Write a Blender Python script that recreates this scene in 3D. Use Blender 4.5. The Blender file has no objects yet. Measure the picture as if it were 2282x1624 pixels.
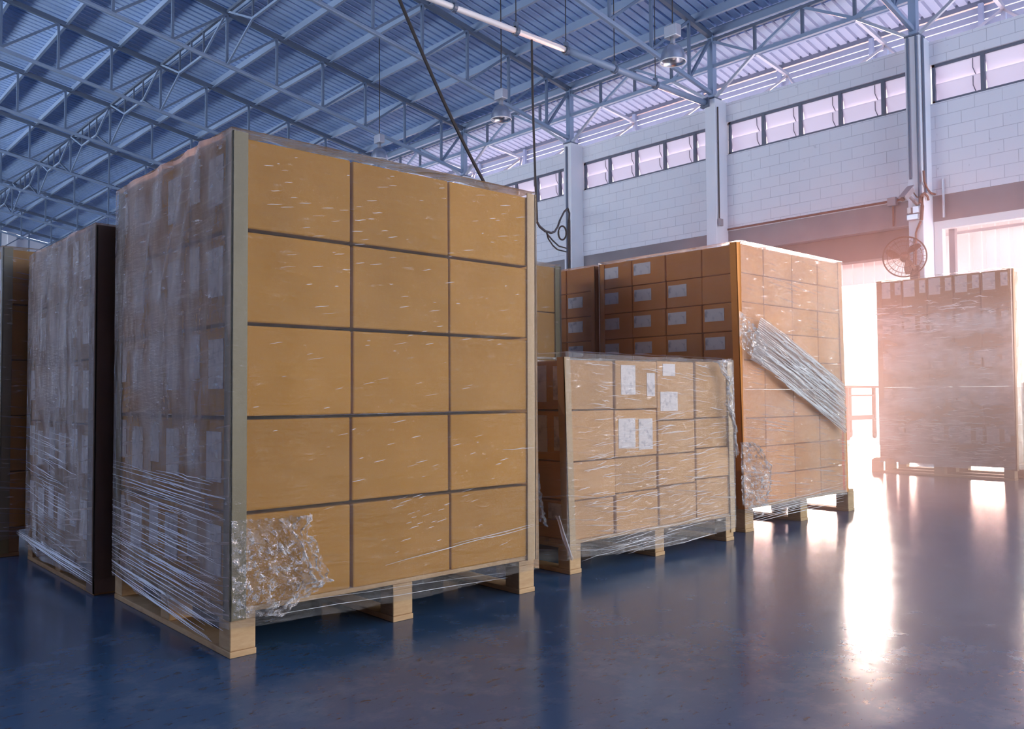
import bpy, bmesh, math, random
from mathutils import Vector, Matrix, noise
random.seed(7)
SC = bpy.context.scene
COL = SC.collection
# ------------------------------------------------------------------ camera
FPX, PITCH, ROLL, YAW, CAMH = 1882.3, 0.03652, -0.00649, 0.73941, 0.9
_fw = Vector((math.sin(YAW)*math.cos(PITCH), math.cos(YAW)*math.cos(PITCH), math.sin(PITCH)))
_r = Vector((math.cos(YAW), -math.sin(YAW), 0)); _u = _r.cross(_fw)
RGT = _r*math.cos(ROLL)+_u*math.sin(ROLL); UPV = -_r*math.sin(ROLL)+_u*math.cos(ROLL)
CAM = Vector((0, 0, CAMH))
cd = bpy.data.cameras.new('camera'); cam = bpy.data.objects.new('camera', cd); COL.objects.link(cam)
cd.sensor_width = 36.0; cd.lens = FPX/2282*36.0; cd.clip_end = 300; cd.clip_start = 0.05
cam.matrix_world = Matrix(((RGT.x, UPV.x, -_fw.x, 0), (RGT.y, UPV.y, -_fw.y, 0), (RGT.z, UPV.z, -_fw.z, CAMH), (0, 0, 0, 1)))
SC.camera = cam
def onplane(px, py, ax, v):          # photo pixel -> point on a plane of the building (ax 0: X=v, 1: Y=v, 2: Z=v)
    d = RGT*((px-1141)/FPX) - UPV*((py-812)/FPX) + _fw
    return CAM + d*((v-CAM[ax])/d[ax])
# ------------------------------------------------------------------ view, world, lights
vs = SC.view_settings; vs.view_transform = 'Standard'; vs.look = 'None'; vs.gamma = 1.0; vs.exposure = 0.0; vs.use_curve_mapping = False
SC.cycles.max_bounces = 6; SC.cycles.transparent_max_bounces = 12; SC.cycles.caustics_reflective = False; SC.cycles.caustics_refractive = False
SC.cycles.sample_clamp_indirect = 8.0; SC.cycles.use_adaptive_sampling = True; SC.cycles.adaptive_threshold = .04
SUNDIR = onplane(1915, 800, 0, 14.3) - CAM; SUNDIR.normalize()
w = bpy.data.worlds.new('sky'); SC.world = w; w.use_nodes = True
nt = w.node_tree; nt.nodes.clear()
wo = nt.nodes.new('ShaderNodeOutputWorld'); bg = nt.nodes.new('ShaderNodeBackground')
tc = nt.nodes.new('ShaderNodeTexCoord'); dot = nt.nodes.new('ShaderNodeVectorMath'); dot.operation = 'DOT_PRODUCT'
dot.inputs[1].default_value = SUNDIR
nt.links.new(tc.outputs['Generated'], dot.inputs[0])
cr = nt.nodes.new('ShaderNodeValToRGB'); e = cr.color_ramp.elements
e[0].position = 0.0; e[0].color = (0.62, 0.76, 1.0, 1)
e[1].position = 0.80; e[1].color = (0.80, 0.86, 1.0, 1)
q = e.new(0.97); q.color = (1.0, .95, 1.0, 1)
q = e.new(1.0); q.color = (1.5, 1.2, 1.1, 1)
mr = nt.nodes.new('ShaderNodeMapRange'); mr.inputs[1].default_value = -1; mr.inputs[2].default_value = 1
nt.links.new(dot.outputs['Value'], mr.inputs[0]); nt.links.new(mr.outputs[0], cr.inputs[0])
nt.links.new(cr.outputs[0], bg.inputs[0]); bg.inputs[1].default_value = 3.2
nt.links.new(bg.outputs[0], wo.inputs[0])
def area(name, loc, direction, sx, sy, power, color=(1, 1, 1), portal=False):
    l = bpy.data.lights.new(name, 'AREA'); l.shape = 'RECTANGLE'; l.size = sx; l.size_y = sy; l.energy = power; l.color = color
    o = bpy.data.objects.new(name, l); COL.objects.link(o); o.location = loc
    o.rotation_euler = Vector(direction).to_track_quat('-Z', 'Y').to_euler()
    if portal: l.cycles.is_portal = True
    return o
area('rear_daylight_portal', (7.9, -7.9, 4.5), (0, 1, 0), 12.6, 9, 0, portal=True)
for k, yc in enumerate((7.44, 3.57, -0.3)):
    area('doorway_daylight_portal', (14.75, yc, 1.85), (-1, 0, 0), 3.5, 3.7, 0, portal=True)
area('eave_daylight_portal', (15.2, 19.0, 6.6), (-1, 0, 0.2), 54, 1.9, 0, portal=True)
area('rear_door_daylight', (9.0, -7.4, 1.4), (-0.45, 1, -0.02), 8, 2.4, 400, (1.0, 0.86, 0.66))
area('left_fill_light', (-15.7, 27, 5.6), (1, 0, .75), 38, 4.5, 8200, (0.96, 0.97, 1.0)).data.spread = math.radians(124)  # added fill lamp for wall and roof; the left wall has no windows
sl = bpy.data.lights.new('low_sun', 'SUN'); sl.energy = 31.0; sl.angle = math.radians(26); sl.color = (1.0, 0.50, 0.40)
area('pink_fill_light', (14.7, -0.5, 1.9), (-1, .30, -.02), 3.4, 3.4, 950, (1.0, 0.68, 0.58))  # pink lamp added at an unseen bay for glow on the orange load
so = bpy.data.objects.new('low_sun', sl); COL.objects.link(so); so.rotation_euler = SUNDIR.to_track_quat('Z', 'Y').to_euler(); so.location = (30, 14, 3)

# ------------------------------------------------------------------ helpers
class MB:
    def __init__(s): s.v = []; s.f = []; s.m = []; s.cur = 0
    def face(s, *idx): s.f.append(idx); s.m.append(s.cur)
    def quad(s, a, b, c, d):
        n = len(s.v); s.v += [tuple(a), tuple(b), tuple(c), tuple(d)]; s.face(n, n+1, n+2, n+3)
    def box(s, x0, y0, z0, x1, y1, z1):
        n = len(s.v)
        s.v += [(x0,y0,z0),(x1,y0,z0),(x1,y1,z0),(x0,y1,z0),(x0,y0,z1),(x1,y0,z1),(x1,y1,z1),(x0,y1,z1)]
        for q in ((0,3,2,1),(4,5,6,7),(0,1,5,4),(1,2,6,5),(2,3,7,6),(3,0,4,7)): s.face(*[n+i for i in q])
        return s
    def bar(s, p, q, w, h=None, up=(0,0,1)):     # rectangular bar between two points
        p = Vector(p); q = Vector(q); h = h or w; d = (q-p).normalized(); u = Vector(up)
        if abs(d.dot(u)) > 0.98: u = Vector((1,0,0)) if abs(d.x) < .9 else Vector((0,1,0))
        a = d.cross(u).normalized(); b = a.cross(d); n = len(s.v)
        for c in (p, q):
            for i, j in ((-1,-1),(1,-1),(1,1),(-1,1)): s.v.append(tuple(c + a*(i*w/2) + b*(j*h/2)))
        for f in ((0,1,2,3),(7,6,5,4),(0,4,5,1),(1,5,6,2),(2,6,7,3),(3,7,4,0)): s.face(*[n+i for i in f])
        return s
    def tube(s, pts, r, n=6, caps=True):
        pts = [Vector(p) for p in pts]; rings = []; up = Vector((0,0,1)); base = len(s.v)
        for i, p in enumerate(pts):
            d = (pts[min(i+1, len(pts)-1)] - pts[max(i-1, 0)])
            if d.length < 1e-9: d = Vector((0,0,1))
            d.normalize()
            a = d.cross(up)
            if a.length < .15: a = d.cross(Vector((1,0,0)))
            a.normalize(); b = a.cross(d)
            rr = r[i] if isinstance(r, (list, tuple)) else r
            for k in range(n):
                t = 2*math.pi*k/n; s.v.append(tuple(p + a*(rr*math.cos(t)) + b*(rr*math.sin(t))))
        for i in range(len(pts)-1):
            for k in range(n):
                A = base+i*n+k; B = base+i*n+(k+1) % n; s.face(A, B, B+n, A+n)
        if caps:
            s.face(*[base+k for k in reversed(range(n))]); s.face(*[base+(len(pts)-1)*n+k for k in range(n)])
        return s
    def lathe(s, prof, c, n=24, axis='z', M=None):     # profile of (radius, height)
        base = len(s.v); c = Vector(c)
        for r, h in prof:
            for k in range(n):
                t = 2*math.pi*k/n; p = Vector((r*math.cos(t), r*math.sin(t), h))
                if M is not None: p = M @ p
                s.v.append(tuple(c+p))
        for i in range(len(prof)-1):
            for k in range(n):
                A = base+i*n+k; B = base+i*n+(k+1) % n; s.face(A, B, B+n, A+n)
        return s
    def grid(s, fn, nu, nv):
        base = len(s.v)
        for j in range(nv+1):
            for i in range(nu+1): s.v.append(tuple(fn(i/nu, j/nv)))
        for j in range(nv):
            for i in range(nu):
                a = base+j*(nu+1)+i; s.face(a, a+1, a+nu+2, a+nu+1)
        return s
    def mesh(s, name, mats, org=(0,0,0), bevel=0, smooth=False):
        me = bpy.data.meshes.new(name); o = Vector(org)
        me.from_pydata([tuple(Vector(v)-o) for v in s.v], [], s.f)
        for m in (mats if isinstance(mats, (list, tuple)) else [mats]): me.materials.append(m)
        if any(s.m): me.polygons.foreach_set('material_index', s.m)
        if bevel:
            bm = bmesh.new(); bm.from_mesh(me)
            bmesh.ops.bevel(bm, geom=bm.edges[:], offset=bevel, segments=2, affect='EDGES', profile=.5, clamp_overlap=True)
            bm.to_mesh(me); bm.free()
        if smooth: me.polygons.foreach_set('use_smooth', [True]*len(me.polygons))
        me.update(); return me
def link(name, me, parent=None, loc=(0,0,0)):
    o = bpy.data.objects.new(name, me); COL.objects.link(o); o.location = loc
    if parent is not None: o.parent = parent
    return o
def tag(o, label, cat, group=None, kind=None):
    o['label'] = label; o['category'] = cat
    if group: o['group'] = group
    if kind: o['kind'] = kind
    return o
def root(name, loc, label, cat, group=None):
    o = bpy.data.objects.new(name, None); COL.objects.link(o); o.location = loc; o.empty_display_size = .1
    return tag(o, label, cat, group)
def part(name, mb, mat, parent, **k):
    if parent.parent is not None: o = link(name, mb.mesh(name, mat, parent.parent.location, **k), parent)
    else: o = link(name, mb.mesh(name, mat, parent.location, **k), parent)
    return o
def solo(name, mb, mat, org, label, cat, group=None, **k):
    return tag(link(name, mb.mesh(name, mat, org, **k), None, org), label, cat, group)
def struct(name, mb, mat, label=None, **k):
    o = link(name, mb.mesh(name, mat, (0,0,0), **k)); o['kind'] = 'structure'
    if label: o['label'] = label
    return o
def copy_tree(o, parent=None):
    c = o.copy(); COL.objects.link(c); c.parent = parent
    for ch in list(o.children): copy_tree(ch, c)
    return c

# ------------------------------------------------------------------ materials
def mat(name, base, rough=.6, metal=0, spec=.5):
    m = bpy.data.materials.new(name); m.use_nodes = True
    b = m.node_tree.nodes['Principled BSDF']
    b.inputs['Base Color'].default_value = (*base, 1); b.inputs['Roughness'].default_value = rough
    b.inputs['Metallic'].default_value = metal; b.inputs['Specular IOR Level'].default_value = spec
    return m
class NT:
    def __init__(s, m): s.t = m.node_tree; s.n = s.t.nodes; s.b = s.n.get('Principled BSDF')
    def new(s, typ, **k):
        o = s.n.new('ShaderNode'+typ)
        for a, v in k.items(): setattr(o, a, v)
        return o
    def ln(s, a, b): s.t.links.new(a, b)
    def math(s, op, a, b=None, clamp=False):
        o = s.new('Math', operation=op); o.use_clamp = clamp
        for i, x in enumerate((a, b)):
            if x is None: continue
            if isinstance(x, (int, float)): o.inputs[i].default_value = x
            else: s.ln(x, o.inputs[i])
        return o.outputs[0]
    def coord(s, kind='Object', scale=(1,1,1), rot=(0,0,0)):
        c = s.new('TexCoord'); mp = s.new('Mapping'); mp.inputs['Scale'].default_value = scale; mp.inputs['Rotation'].default_value = rot
        s.ln(c.outputs[kind], mp.inputs[0]); return mp.outputs[0]
    def noise(s, vec, scale, detail=3, rough=.55):
        o = s.new('TexNoise'); o.inputs['Scale'].default_value = scale; o.inputs['Detail'].default_value = detail; o.inputs['Roughness'].default_value = rough
        s.ln(vec, o.inputs['Vector']); return o.outputs['Fac']
    def ramp(s, fac, stops):
        o = s.new('ValToRGB'); el = o.color_ramp.elements
        while len(el) < len(stops): el.new(.5)
        for x, (p, c) in zip(el, stops):
            x.position = p; x.color = (*c, 1) if isinstance(c, (tuple, list)) else (c, c, c, 1)
        s.ln(fac, o.inputs[0]); return o.outputs[0]
    def mix(s, fac, a, b, typ='MIX'):
        o = s.new('MixRGB', blend_type=typ)
        for i, x in zip((0, 1, 2), (fac, a, b)):
            if isinstance(x, (int, float)): o.inputs[i].default_value = x
            elif isinstance(x, tuple): o.inputs[i].default_value = (*x, 1)
            else: s.ln(x, o.inputs[i])
        return o.outputs[0]
    def bump(s, h, strength, dist=.01, normal_to=None):
        o = s.new('Bump'); o.inputs['Strength'].default_value = strength; o.inputs['Distance'].default_value = dist
        s.ln(h, o.inputs['Height']); return o.outputs[0]

def mottled(name, a, b, scale=3, rough=.6, metal=0, bump=0, bscale=60, coord='Object', sc=(1,1,1)):
    m = mat(name, a, rough, metal); t = NT(m); v = t.coord(coord, sc)
    t.ln(t.ramp(t.noise(v, scale, 5), [(.3, a), (.7, b)]), t.b.inputs['Base Color'])
    if bump: t.ln(t.bump(t.noise(v, bscale, 4), bump, .004), t.b.inputs['Normal'])
    return m
def cardboard(name, a, b):
    m = mat(name, a, .72, spec=.3); t = NT(m); v = t.coord('Object')
    n1 = t.noise(v, 2.2, 4); n2 = t.noise(t.coord('Object', (2, 2, 90)), 1, 3)
    c = t.ramp(n1, [(.3, a), (.72, b)])
    c = t.mix(t.math('MULTIPLY', n2, .35), c, tuple(x*.72 for x in a))
    info = t.new('ObjectInfo'); hs = t.new('HueSaturation')
    t.ln(t.math('ADD', t.math('MULTIPLY', info.outputs['Random'], .22), .89), hs.inputs['Value']); t.ln(c, hs.inputs['Color'])
    t.ln(hs.outputs[0], t.b.inputs['Base Color'])
    t.ln(t.bump(t.noise(v, 9, 4), .12, .02), t.b.inputs['Normal'])
    return m
M = {}
M['card'] = cardboard('cardboard_ochre', (.50, .225, .016), (.58, .275, .030))
M['card2'] = cardboard('cardboard_orange', (.76, .27, .055), (.82, .33, .075))
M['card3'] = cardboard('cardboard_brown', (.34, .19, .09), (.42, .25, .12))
M['card4'] = cardboard('cardboard_pale', (.62, .32, .115), (.70, .38, .15))
M['post'] = mottled('corner_board_grey_tan', (.17, .135, .055), (.21, .165, .07), 4, .42)
M['post2'] = mottled('corner_board_tan', (.50, .34, .17), (.58, .40, .22), 4, .6)
M['postshade'] = mottled('corner_board_painted_shade', (.15, .095, .07), (.19, .12, .085), 4, .6)  # shade between the loads is put into this darker board colour
def wood(name, a, b):
    m = mat(name, a, .75, spec=.25); t = NT(m); v = t.coord('Object', (6, 6, 28))
    n = t.noise(v, 1.5, 5, .65); n2 = t.noise(t.coord('Object'), 7, 4)
    c = t.ramp(n, [(.3, a), (.7, b)]); c = t.mix(t.ramp(n2, [(.55, 0.), (.8, .55)]), c, tuple(x*.35 for x in a))
    t.ln(c, t.b.inputs['Base Color']); t.ln(t.bump(n, .25, .004), t.b.inputs['Normal']); return m
M['wood'] = wood('pallet_wood', (.48, .30, .15), (.62, .42, .23))
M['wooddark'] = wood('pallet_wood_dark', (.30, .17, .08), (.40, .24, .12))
def sticker():
    m = mat('label_paper', (.72, .70, .74), .5); t = NT(m); v = t.coord('Object')
    n = t.noise(v, 26, 3); n2 = t.noise(v, 9, 2)
    k = t.math('MULTIPLY', t.ramp(n, [(.5, 0.), (.68, 1.)]), t.ramp(n2, [(.40, 0.), (.55, .7)]))
    t.ln(t.mix(k, (.78, .71, .70), (.30, .27, .33)), t.b.inputs['Base Color']); return m
M['label'] = sticker()

def film(name, haze, glint=1.0, zlo=.55, tint=(.86, .85, .88), low=.5, gscale=1.0, top=0.0, thr=(.32, .68, .35), pst=(1, 1, 1), bd=.012, clear=0.0):
    """clear stretch film: mostly see-through, milky patches, drawn-out wrinkles that catch the light"""
    m = bpy.data.materials.new(name); m.use_nodes = True; t = NT(m); t.n.clear()
    out = t.new('OutputMaterial')
    tcn = t.new('TexCoord'); sp = t.new('SeparateXYZ'); t.ln(tcn.outputs['Object'], sp.inputs[0])
    u = t.math('ADD', sp.outputs[0], sp.outputs[1]); z = sp.outputs[2]
    cb = t.new('CombineXYZ'); t.ln(t.math('MULTIPLY', u, 1.6), cb.inputs[0])
    t.ln(t.math('ADD', t.math('MULTIPLY', z, 62), t.math('MULTIPLY', u, 7)), cb.inputs[1])
    st = t.noise(cb.outputs[0], 1.0, 4, .6)                            # drawn-out streaks
    streak = t.ramp(st, [(.56, 0.), (.70, 1.)])
    cb2 = t.new('CombineXYZ'); t.ln(t.math('MULTIPLY', u, 9), cb2.inputs[0]); t.ln(t.math('MULTIPLY', z, 46), cb2.inputs[1])
    fine = t.noise(cb2.outputs[0], gscale, 5, .65)
    pm = t.new('Mapping'); pm.inputs['Scale'].default_value = pst; t.ln(tcn.outputs['Object'], pm.inputs[0]); patch = t.noise(pm.outputs[0], 2.1, 4, .6)
    lowm = t.ramp(z, [(zlo*.35, 1.), (zlo, 0.)])                         # the film is gathered near the pallet
    hz = t.math('MULTIPLY', t.ramp(patch, [(thr[0], thr[2]), (thr[1], 1.)]), haze)
    if top: hz = t.math('MULTIPLY', hz, t.math('ADD', 1.0, t.math('MULTIPLY', t.ramp(t.math('ADD', z, t.math('MULTIPLY', patch, .5)), [(1.0, 0.), (1.0001, 0.)]) if 0 else t.math('MULTIPLY', t.math('SUBTRACT', t.math('ADD', z, t.math('MULTIPLY', patch, .7)), .95, True), 1.6, True), top)), True)
    if clear: hz = t.math('MULTIPLY', hz, t.math('SUBTRACT', 1.0, t.math('MULTIPLY', t.math('SUBTRACT', t.math('ADD', z, t.math('MULTIPLY', patch, .25)), clear, True), 5.0, True), True))
    sk = t.math('MULTIPLY', streak, t.math('ADD', t.math('MULTIPLY', lowm, low), .10*glint))
    fac = t.math('ADD', hz, sk, True)
    bmp = t.bump(t.math('ADD', fine, t.math('MULTIPLY', patch, 3.0)), 1.0, bd)
    dif = t.new('BsdfDiffuse'); dif.inputs[0].default_value = (*tint, 1)
    trl = t.new('BsdfTranslucent'); trl.inputs[0].default_value = (*tint, 1)
    dm = t.new('MixShader'); dm.inputs[0].default_value = .45; t.ln(dif.outputs[0], dm.inputs[1]); t.ln(trl.outputs[0], dm.inputs[2])
    tr = t.new('BsdfTransparent'); tr.inputs[0].default_value = (.97, .97, .97, 1)
    gl = t.new('BsdfGlossy'); gl.inputs['Roughness'].default_value = .12; gl.inputs[0].default_value = (1, 1, 1, 1); t.ln(bmp, gl.inputs['Normal'])
    fr = t.new('Fresnel'); fr.inputs[0].default_value = 1.42
    a = t.new('MixShader'); t.ln(fac, a.inputs[0]); t.ln(tr.outputs[0], a.inputs[1]); t.ln(dm.outputs[0], a.inputs[2])
    b = t.new('MixShader'); t.ln(t.math('MULTIPLY', t.math('ADD', fr.outputs[0], t.math('MULTIPLY', t.ramp(fine, [(.6, 0.), (.75, .5)]), glint)), .75, True), b.inputs[0])
    t.ln(a.outputs[0], b.inputs[1]); t.ln(gl.outputs[0], b.inputs[2]); t.ln(b.outputs[0], out.inputs[0])
    return m
M['film'] = film('stretch_film_clear', .03, .22, low=.10)
M['filmhaze'] = film('stretch_film_milky', .40, 1.7, bd=.035, pst=(1, 2.2, .7), thr=(.36, .62, .3), zlo=.75, low=.5, tint=(.82, .68, .60), top=.9)
M['filmback'] = film('stretch_film_painted_glare', .74, 2.0, zlo=1.4, low=.4, tint=(.95, .92, .92), thr=(.40, .60, .15), pst=(1, .8, 1.7), clear=1.83)  # the white patches are glare put into the film colour
M['filmfront'] = film('stretch_film_glow_tint', .30, 1.3, zlo=.9, low=.35, tint=(.95, .84, .82), thr=(.35, .7, .35), pst=(1, 1, 1.6))  # pink in the tint stands in for flare glow on the film
M['filmmid'] = film('stretch_film_wrinkled', .15, 1.0, zlo=.8, low=.35)
M['filmshine'] = film('stretch_film_shiny', .16, 2.2, zlo=1.4, low=.5)
def crumple():
    m = bpy.data.materials.new('stretch_film_crumpled'); m.use_nodes = True; t = NT(m); t.n.clear(); out = t.new('OutputMaterial')
    v = t.coord('Object'); n = t.noise(v, 38, 5, .7); n2 = t.noise(v, 14, 4, .6)
    tr = t.new('BsdfTransparent'); gl = t.new('BsdfGlossy'); gl.inputs['Roughness'].default_value = .1
    t.ln(t.bump(t.math('ADD', n, n2), 1.0, .03), gl.inputs['Normal'])
    df = t.new('BsdfDiffuse'); df.inputs[0].default_value = (.9, .88, .88, 1)
    a = t.new('MixShader'); t.ln(t.ramp(n2, [(.5, .02), (.72, .22)]), a.inputs[0]); t.ln(tr.outputs[0], a.inputs[1]); t.ln(df.outputs[0], a.inputs[2])
    b = t.new('MixShader'); t.ln(t.ramp(n, [(.47, .08), (.62, .8)]), b.inputs[0]); t.ln(a.outputs[0], b.inputs[1]); t.ln(gl.outputs[0], b.inputs[2])
    t.ln(b.outputs[0], out.inputs[0]); return m
M['crumple'] = crumple()
def band():
    m = bpy.data.materials.new('stretched_film_band'); m.use_nodes = True; t = NT(m); t.n.clear(); out = t.new('OutputMaterial')
    tr = t.new('BsdfTransparent'); gl = t.new('BsdfGlossy'); gl.inputs['Roughness'].default_value = .22; df = t.new('BsdfDiffuse'); df.inputs[0].default_value = (.95, .93, .93, 1)
    a = t.new('MixShader'); a.inputs[0].default_value = .42; t.ln(tr.outputs[0], a.inputs[1]); t.ln(df.outputs[0], a.inputs[2])
    b = t.new('MixShader'); b.inputs[0].default_value = .14; t.ln(a.outputs[0], b.inputs[1]); t.ln(gl.outputs[0], b.inputs[2]); t.ln(b.outputs[0], out.inputs[0]); return m
M['filmband'] = band()
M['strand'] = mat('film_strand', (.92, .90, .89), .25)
# building
def blocks():
    m = mat('painted_block_wall', (.62, .66, .74), .8); t = NT(m)
    c = t.new('TexCoord'); sp = t.new('SeparateXYZ'); t.ln(c.outputs['Object'], sp.inputs[0])
    cb = t.new('CombineXYZ'); t.ln(sp.outputs[1], cb.inputs[0]); t.ln(sp.outputs[2], cb.inputs[1])
    br = t.new('TexBrick'); t.ln(cb.outputs[0], br.inputs['Vector']); br.inputs['Scale'].default_value = 1
    br.inputs['Brick Width'].default_value = .4; br.inputs['Row Height'].default_value = .2; br.inputs['Mortar Size'].default_value = .005; br.inputs['Mortar Smooth'].default_value = .4
    br.inputs['Color1'].default_value = (.74, .78, .86, 1); br.inputs['Color2'].default_value = (.70, .75, .84, 1); br.inputs['Mortar'].default_value = (.40, .44, .53, 1)
    n = t.noise(c.outputs['Object'], 1.3, 5); n2 = t.noise(c.outputs['Object'], 9, 5, .7)
    col = t.mix(t.ramp(n, [(.35, .55), (.65, .0)]), br.outputs['Color'], (.73, .77, .85))       # joints painted over in places
    col = t.mix(t.ramp(n2, [(.66, 0.), (.74, .6)]), col, (.33, .37, .46))
    t.ln(col, t.b.inputs['Base Color'])
    h = t.math('SUBTRACT', 1.0, br.outputs['Fac'])
    t.ln(t.bump(h, .35, .008), t.b.inputs['Normal']); return m
M['block'] = blocks()
M['plaster'] = mottled('painted_concrete', (.70, .75, .84), (.76, .80, .88), 1.5, .8, bump=.1)
M['greybeam'] = mottled('grey_concrete_beam', (.20, .205, .235), (.25, .255, .28), 2, .85, bump=.1)
M['greydark'] = mottled('dark_grey_beam', (.12, .115, .13), (.15, .14, .15), 2, .85)
M['roof'] = mottled('blue_roof_sheet', (.34, .50, .80), (.38, .55, .85), .35, .5)
M['steel'] = mottled('painted_truss_steel', (.22, .31, .47), (.26, .36, .52), 1, .36)
M['fascia'] = mottled('louvre_sheet', (.20, .28, .42), (.24, .33, .48), 1, .6)
M['web'] = mottled('web_member_steel', (.12, .18, .29), (.15, .215, .33), 1, .42)
M['steeldark'] = mottled('dark_truss_steel', (.09, .13, .20), (.11, .15, .23), 1, .45)
M['white'] = mat('white_paint', (.80, .82, .85), .35)
M['dark'] = mat('dark_rubber', (.018, .014, .015), .55)
M['grey'] = mat('grey_plastic', (.28, .27, .31), .5)
M['galv'] = mat('galvanised_steel', (.50, .54, .62), .35, .7)
M['alu'] = mat('spun_aluminium', (.62, .67, .75), .25, .9)
M['espresso'] = mat('dark_brown_metal', (.045, .018, .015), .5)
M['brown'] = mat('brown_painted_metal', (.16, .065, .05), .5)
M['frame'] = mat('window_frame_steel', (.10, .13, .19), .5)
def translucent(name, col, tf=.75, rough=.5):
    m = bpy.data.materials.new(name); m.use_nodes = True; t = NT(m); t.n.clear(); out = t.new('OutputMaterial')
    d = t.new('BsdfDiffuse'); d.inputs[0].default_value = (*col, 1); r = t.new('BsdfTranslucent'); r.inputs[0].default_value = (*col, 1)
    a = t.new('MixShader'); a.inputs[0].default_value = tf; t.ln(d.outputs[0], a.inputs[1]); t.ln(r.outputs[0], a.inputs[2])
    g = t.new('BsdfGlossy'); g.inputs['Roughness'].default_value = .3
    b = t.new('MixShader'); b.inputs[0].default_value = .06; t.ln(a.outputs[0], b.inputs[1]); t.ln(g.outputs[0], b.inputs[2]); t.ln(b.outputs[0], out.inputs[0]); return m
M['pane'] = translucent('frosted_glass', (.58, .65, .77), .36)
M['skylight'] = translucent('translucent_roof_sheet', (.33, .42, .58), .12)
M['skirt'] = translucent('white_ribbed_sheet', (.93, .93, .95), .06)
def floor_mat():
    m = mat('glossy_epoxy_floor', (.05, .07, .11), .2); t = NT(m); v = t.coord('Object')
    n = t.noise(v, .55, 6, .6); n2 = t.noise(v, 5.5, 6, .7); n3 = t.noise(t.coord('Object', (1, 2.0, 1), (0, 0, .6)), 15, 4, .75)
    c = t.ramp(n, [(.3, (.026, .068, .138)), (.7, (.055, .115, .205))])
    c = t.mix(t.ramp(n2, [(.50, 0.), (.72, .75)]), c, (.11, .155, .22))
    c = t.mix(t.ramp(n3, [(.58, 0.), (.68, .85)]), c, (.022, .022, .028))
    t.ln(c, t.b.inputs['Base Color'])
    r = t.math('ADD', t.math('MULTIPLY', n2, .17), .10); t.ln(r, t.b.inputs['Roughness'])
    t.ln(t.bump(t.noise(v, 2.5, 3), .05, .02), t.b.inputs['Normal']); return m
M['floor'] = floor_mat()
M['yard'] = mottled('pale_concrete_yard', (.62, .60, .58), (.70, .68, .66), .8, .9)

# ------------------------------------------------------------------ building shell
XW, ZT = 14.3, 6.65
BAY, YC = 3.87, 5.47                     # near faces of the columns are at YC + k*BAY
Y0, Y1 = -8.0, 46.6
S = .18
def zr(x): return 8.15 + S*(14.0-x)      # underside of the roof sheet
def zt(x): return zr(x) - .20            # top chord
def zb(x): return zt(x) - 1.15           # bottom chord
XR, XL = -1.0, -16.0
struct('floor', MB().box(XL, Y0, -.12, XW+.25, Y1, 0), M['floor'], 'glossy blue-grey epoxy warehouse floor')
struct('floor_yard', MB().box(XW+.25, Y0-20, -.14, 70, Y1, -.003), M['yard'], 'pale concrete yard outside the loading doors')
def ribbed(x0, x1, z_at, ya, yb, pitch=.2, sign=1, thick=.0):
    mb = MB(); prof = []; y = ya
    while y < yb:
        prof += [(y, 0), (y+pitch*.70, 0), (y+pitch*.73, .085), (y+pitch*.97, .085)]; y += pitch
    prof.append((yb, 0))
    for x in (x0, x1):
        for (yy, dz) in prof: mb.v.append((x, yy, z_at(x)+dz))
    n = len(prof)
    for i in range(n-1): mb.face(i, i+n, i+n+1, i+1)
    return mb
mb = ribbed(XR, 14.62, zr, Y0, Y1)
m2 = ribbed(XL-.3, XR, lambda x: zr(XR)-S*(XR-x), Y0, Y1)
b = len(mb.v); mb.v += m2.v; mb.f += [tuple(i+b for i in f) for f in m2.f]; mb.m += m2.m
struct('ceiling', mb, M['roof'], 'blue ribbed sheet-metal roof')
struct('ceiling_canopy', ribbed(14.45, 15.97, lambda x: zr(x)-.06, Y0, Y1), M['skylight'], 'bright translucent ribbed sheet over the eave')
# end wall and left wall
mb = MB(); ztop = lambda x: zr(x)-.02 if x >= XR else zr(XR)-S*(XR-x)-.02
n = 0
for y in (Y1, Y1+.2):
    for x in (XL, XR, XW): mb.v += [(x, y, 0), (x, y, ztop(x))]
mb.face(0, 2, 3, 1); mb.face(2, 4, 5, 3); mb.face(7, 9, 8, 6); mb.face(9, 11, 10, 8)
struct('wall_end', mb, M['plaster'], 'pale wall at the far end of the hall')
struct('wall_rear_blocker', MB().box(XL, Y0-.2, 0, 1.6, Y0, 11), M['greybeam'])  # unseen wall added to keep rear light off the left loads
struct('wall_left', MB().box(XL-.2, Y0, 0, XL, Y1, ztop(XL)+.1), M['greybeam'])
for k in range(6): struct('trim_%d' % (20+k), MB().box(2.2+k*2.45-.18, Y1-.22, 0, 2.2+k*2.45+.18, Y1, 9.2 if k < 4 else 8.3), M['plaster'])
# right wall, bay by bay
cols = [YC+BAY*k for k in range(-2, 11)]         # near face of each column
wall = MB(); beam = MB(); deep = MB(); infill = MB()
for k, yc in enumerate(cols):
    a, b = yc+.385*.6, yc+BAY
    a = yc
    wall.box(XW, a, 4.10, XW+.2, b, 5.62); wall.box(XW, a, 6.27, XW+.2, b, ZT)
    beam.box(XW+.01, a, 3.68, XW+.21, b, 4.10)
struct('wall_right', wall, M['block'], 'white painted block wall with a strip of windows')
struct('trim_1', beam, M['greybeam'], 'grey concrete beam over the doors')
struct('trim_2', MB().box(XW+.21, YC+.3, 3.23, XW+.5, YC+BAY, 3.72), M['greydark'], 'dark recessed lintel behind the middle door opening')
infill.box(XW+.06, YC+BAY+.2, 0, XW+.14, Y1, 3.70)
struct('shade_panel', infill, M['greybeam'], 'added grey panel standing in for shade below the beam')  # grey panel added in place of the shade under the beam
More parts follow.
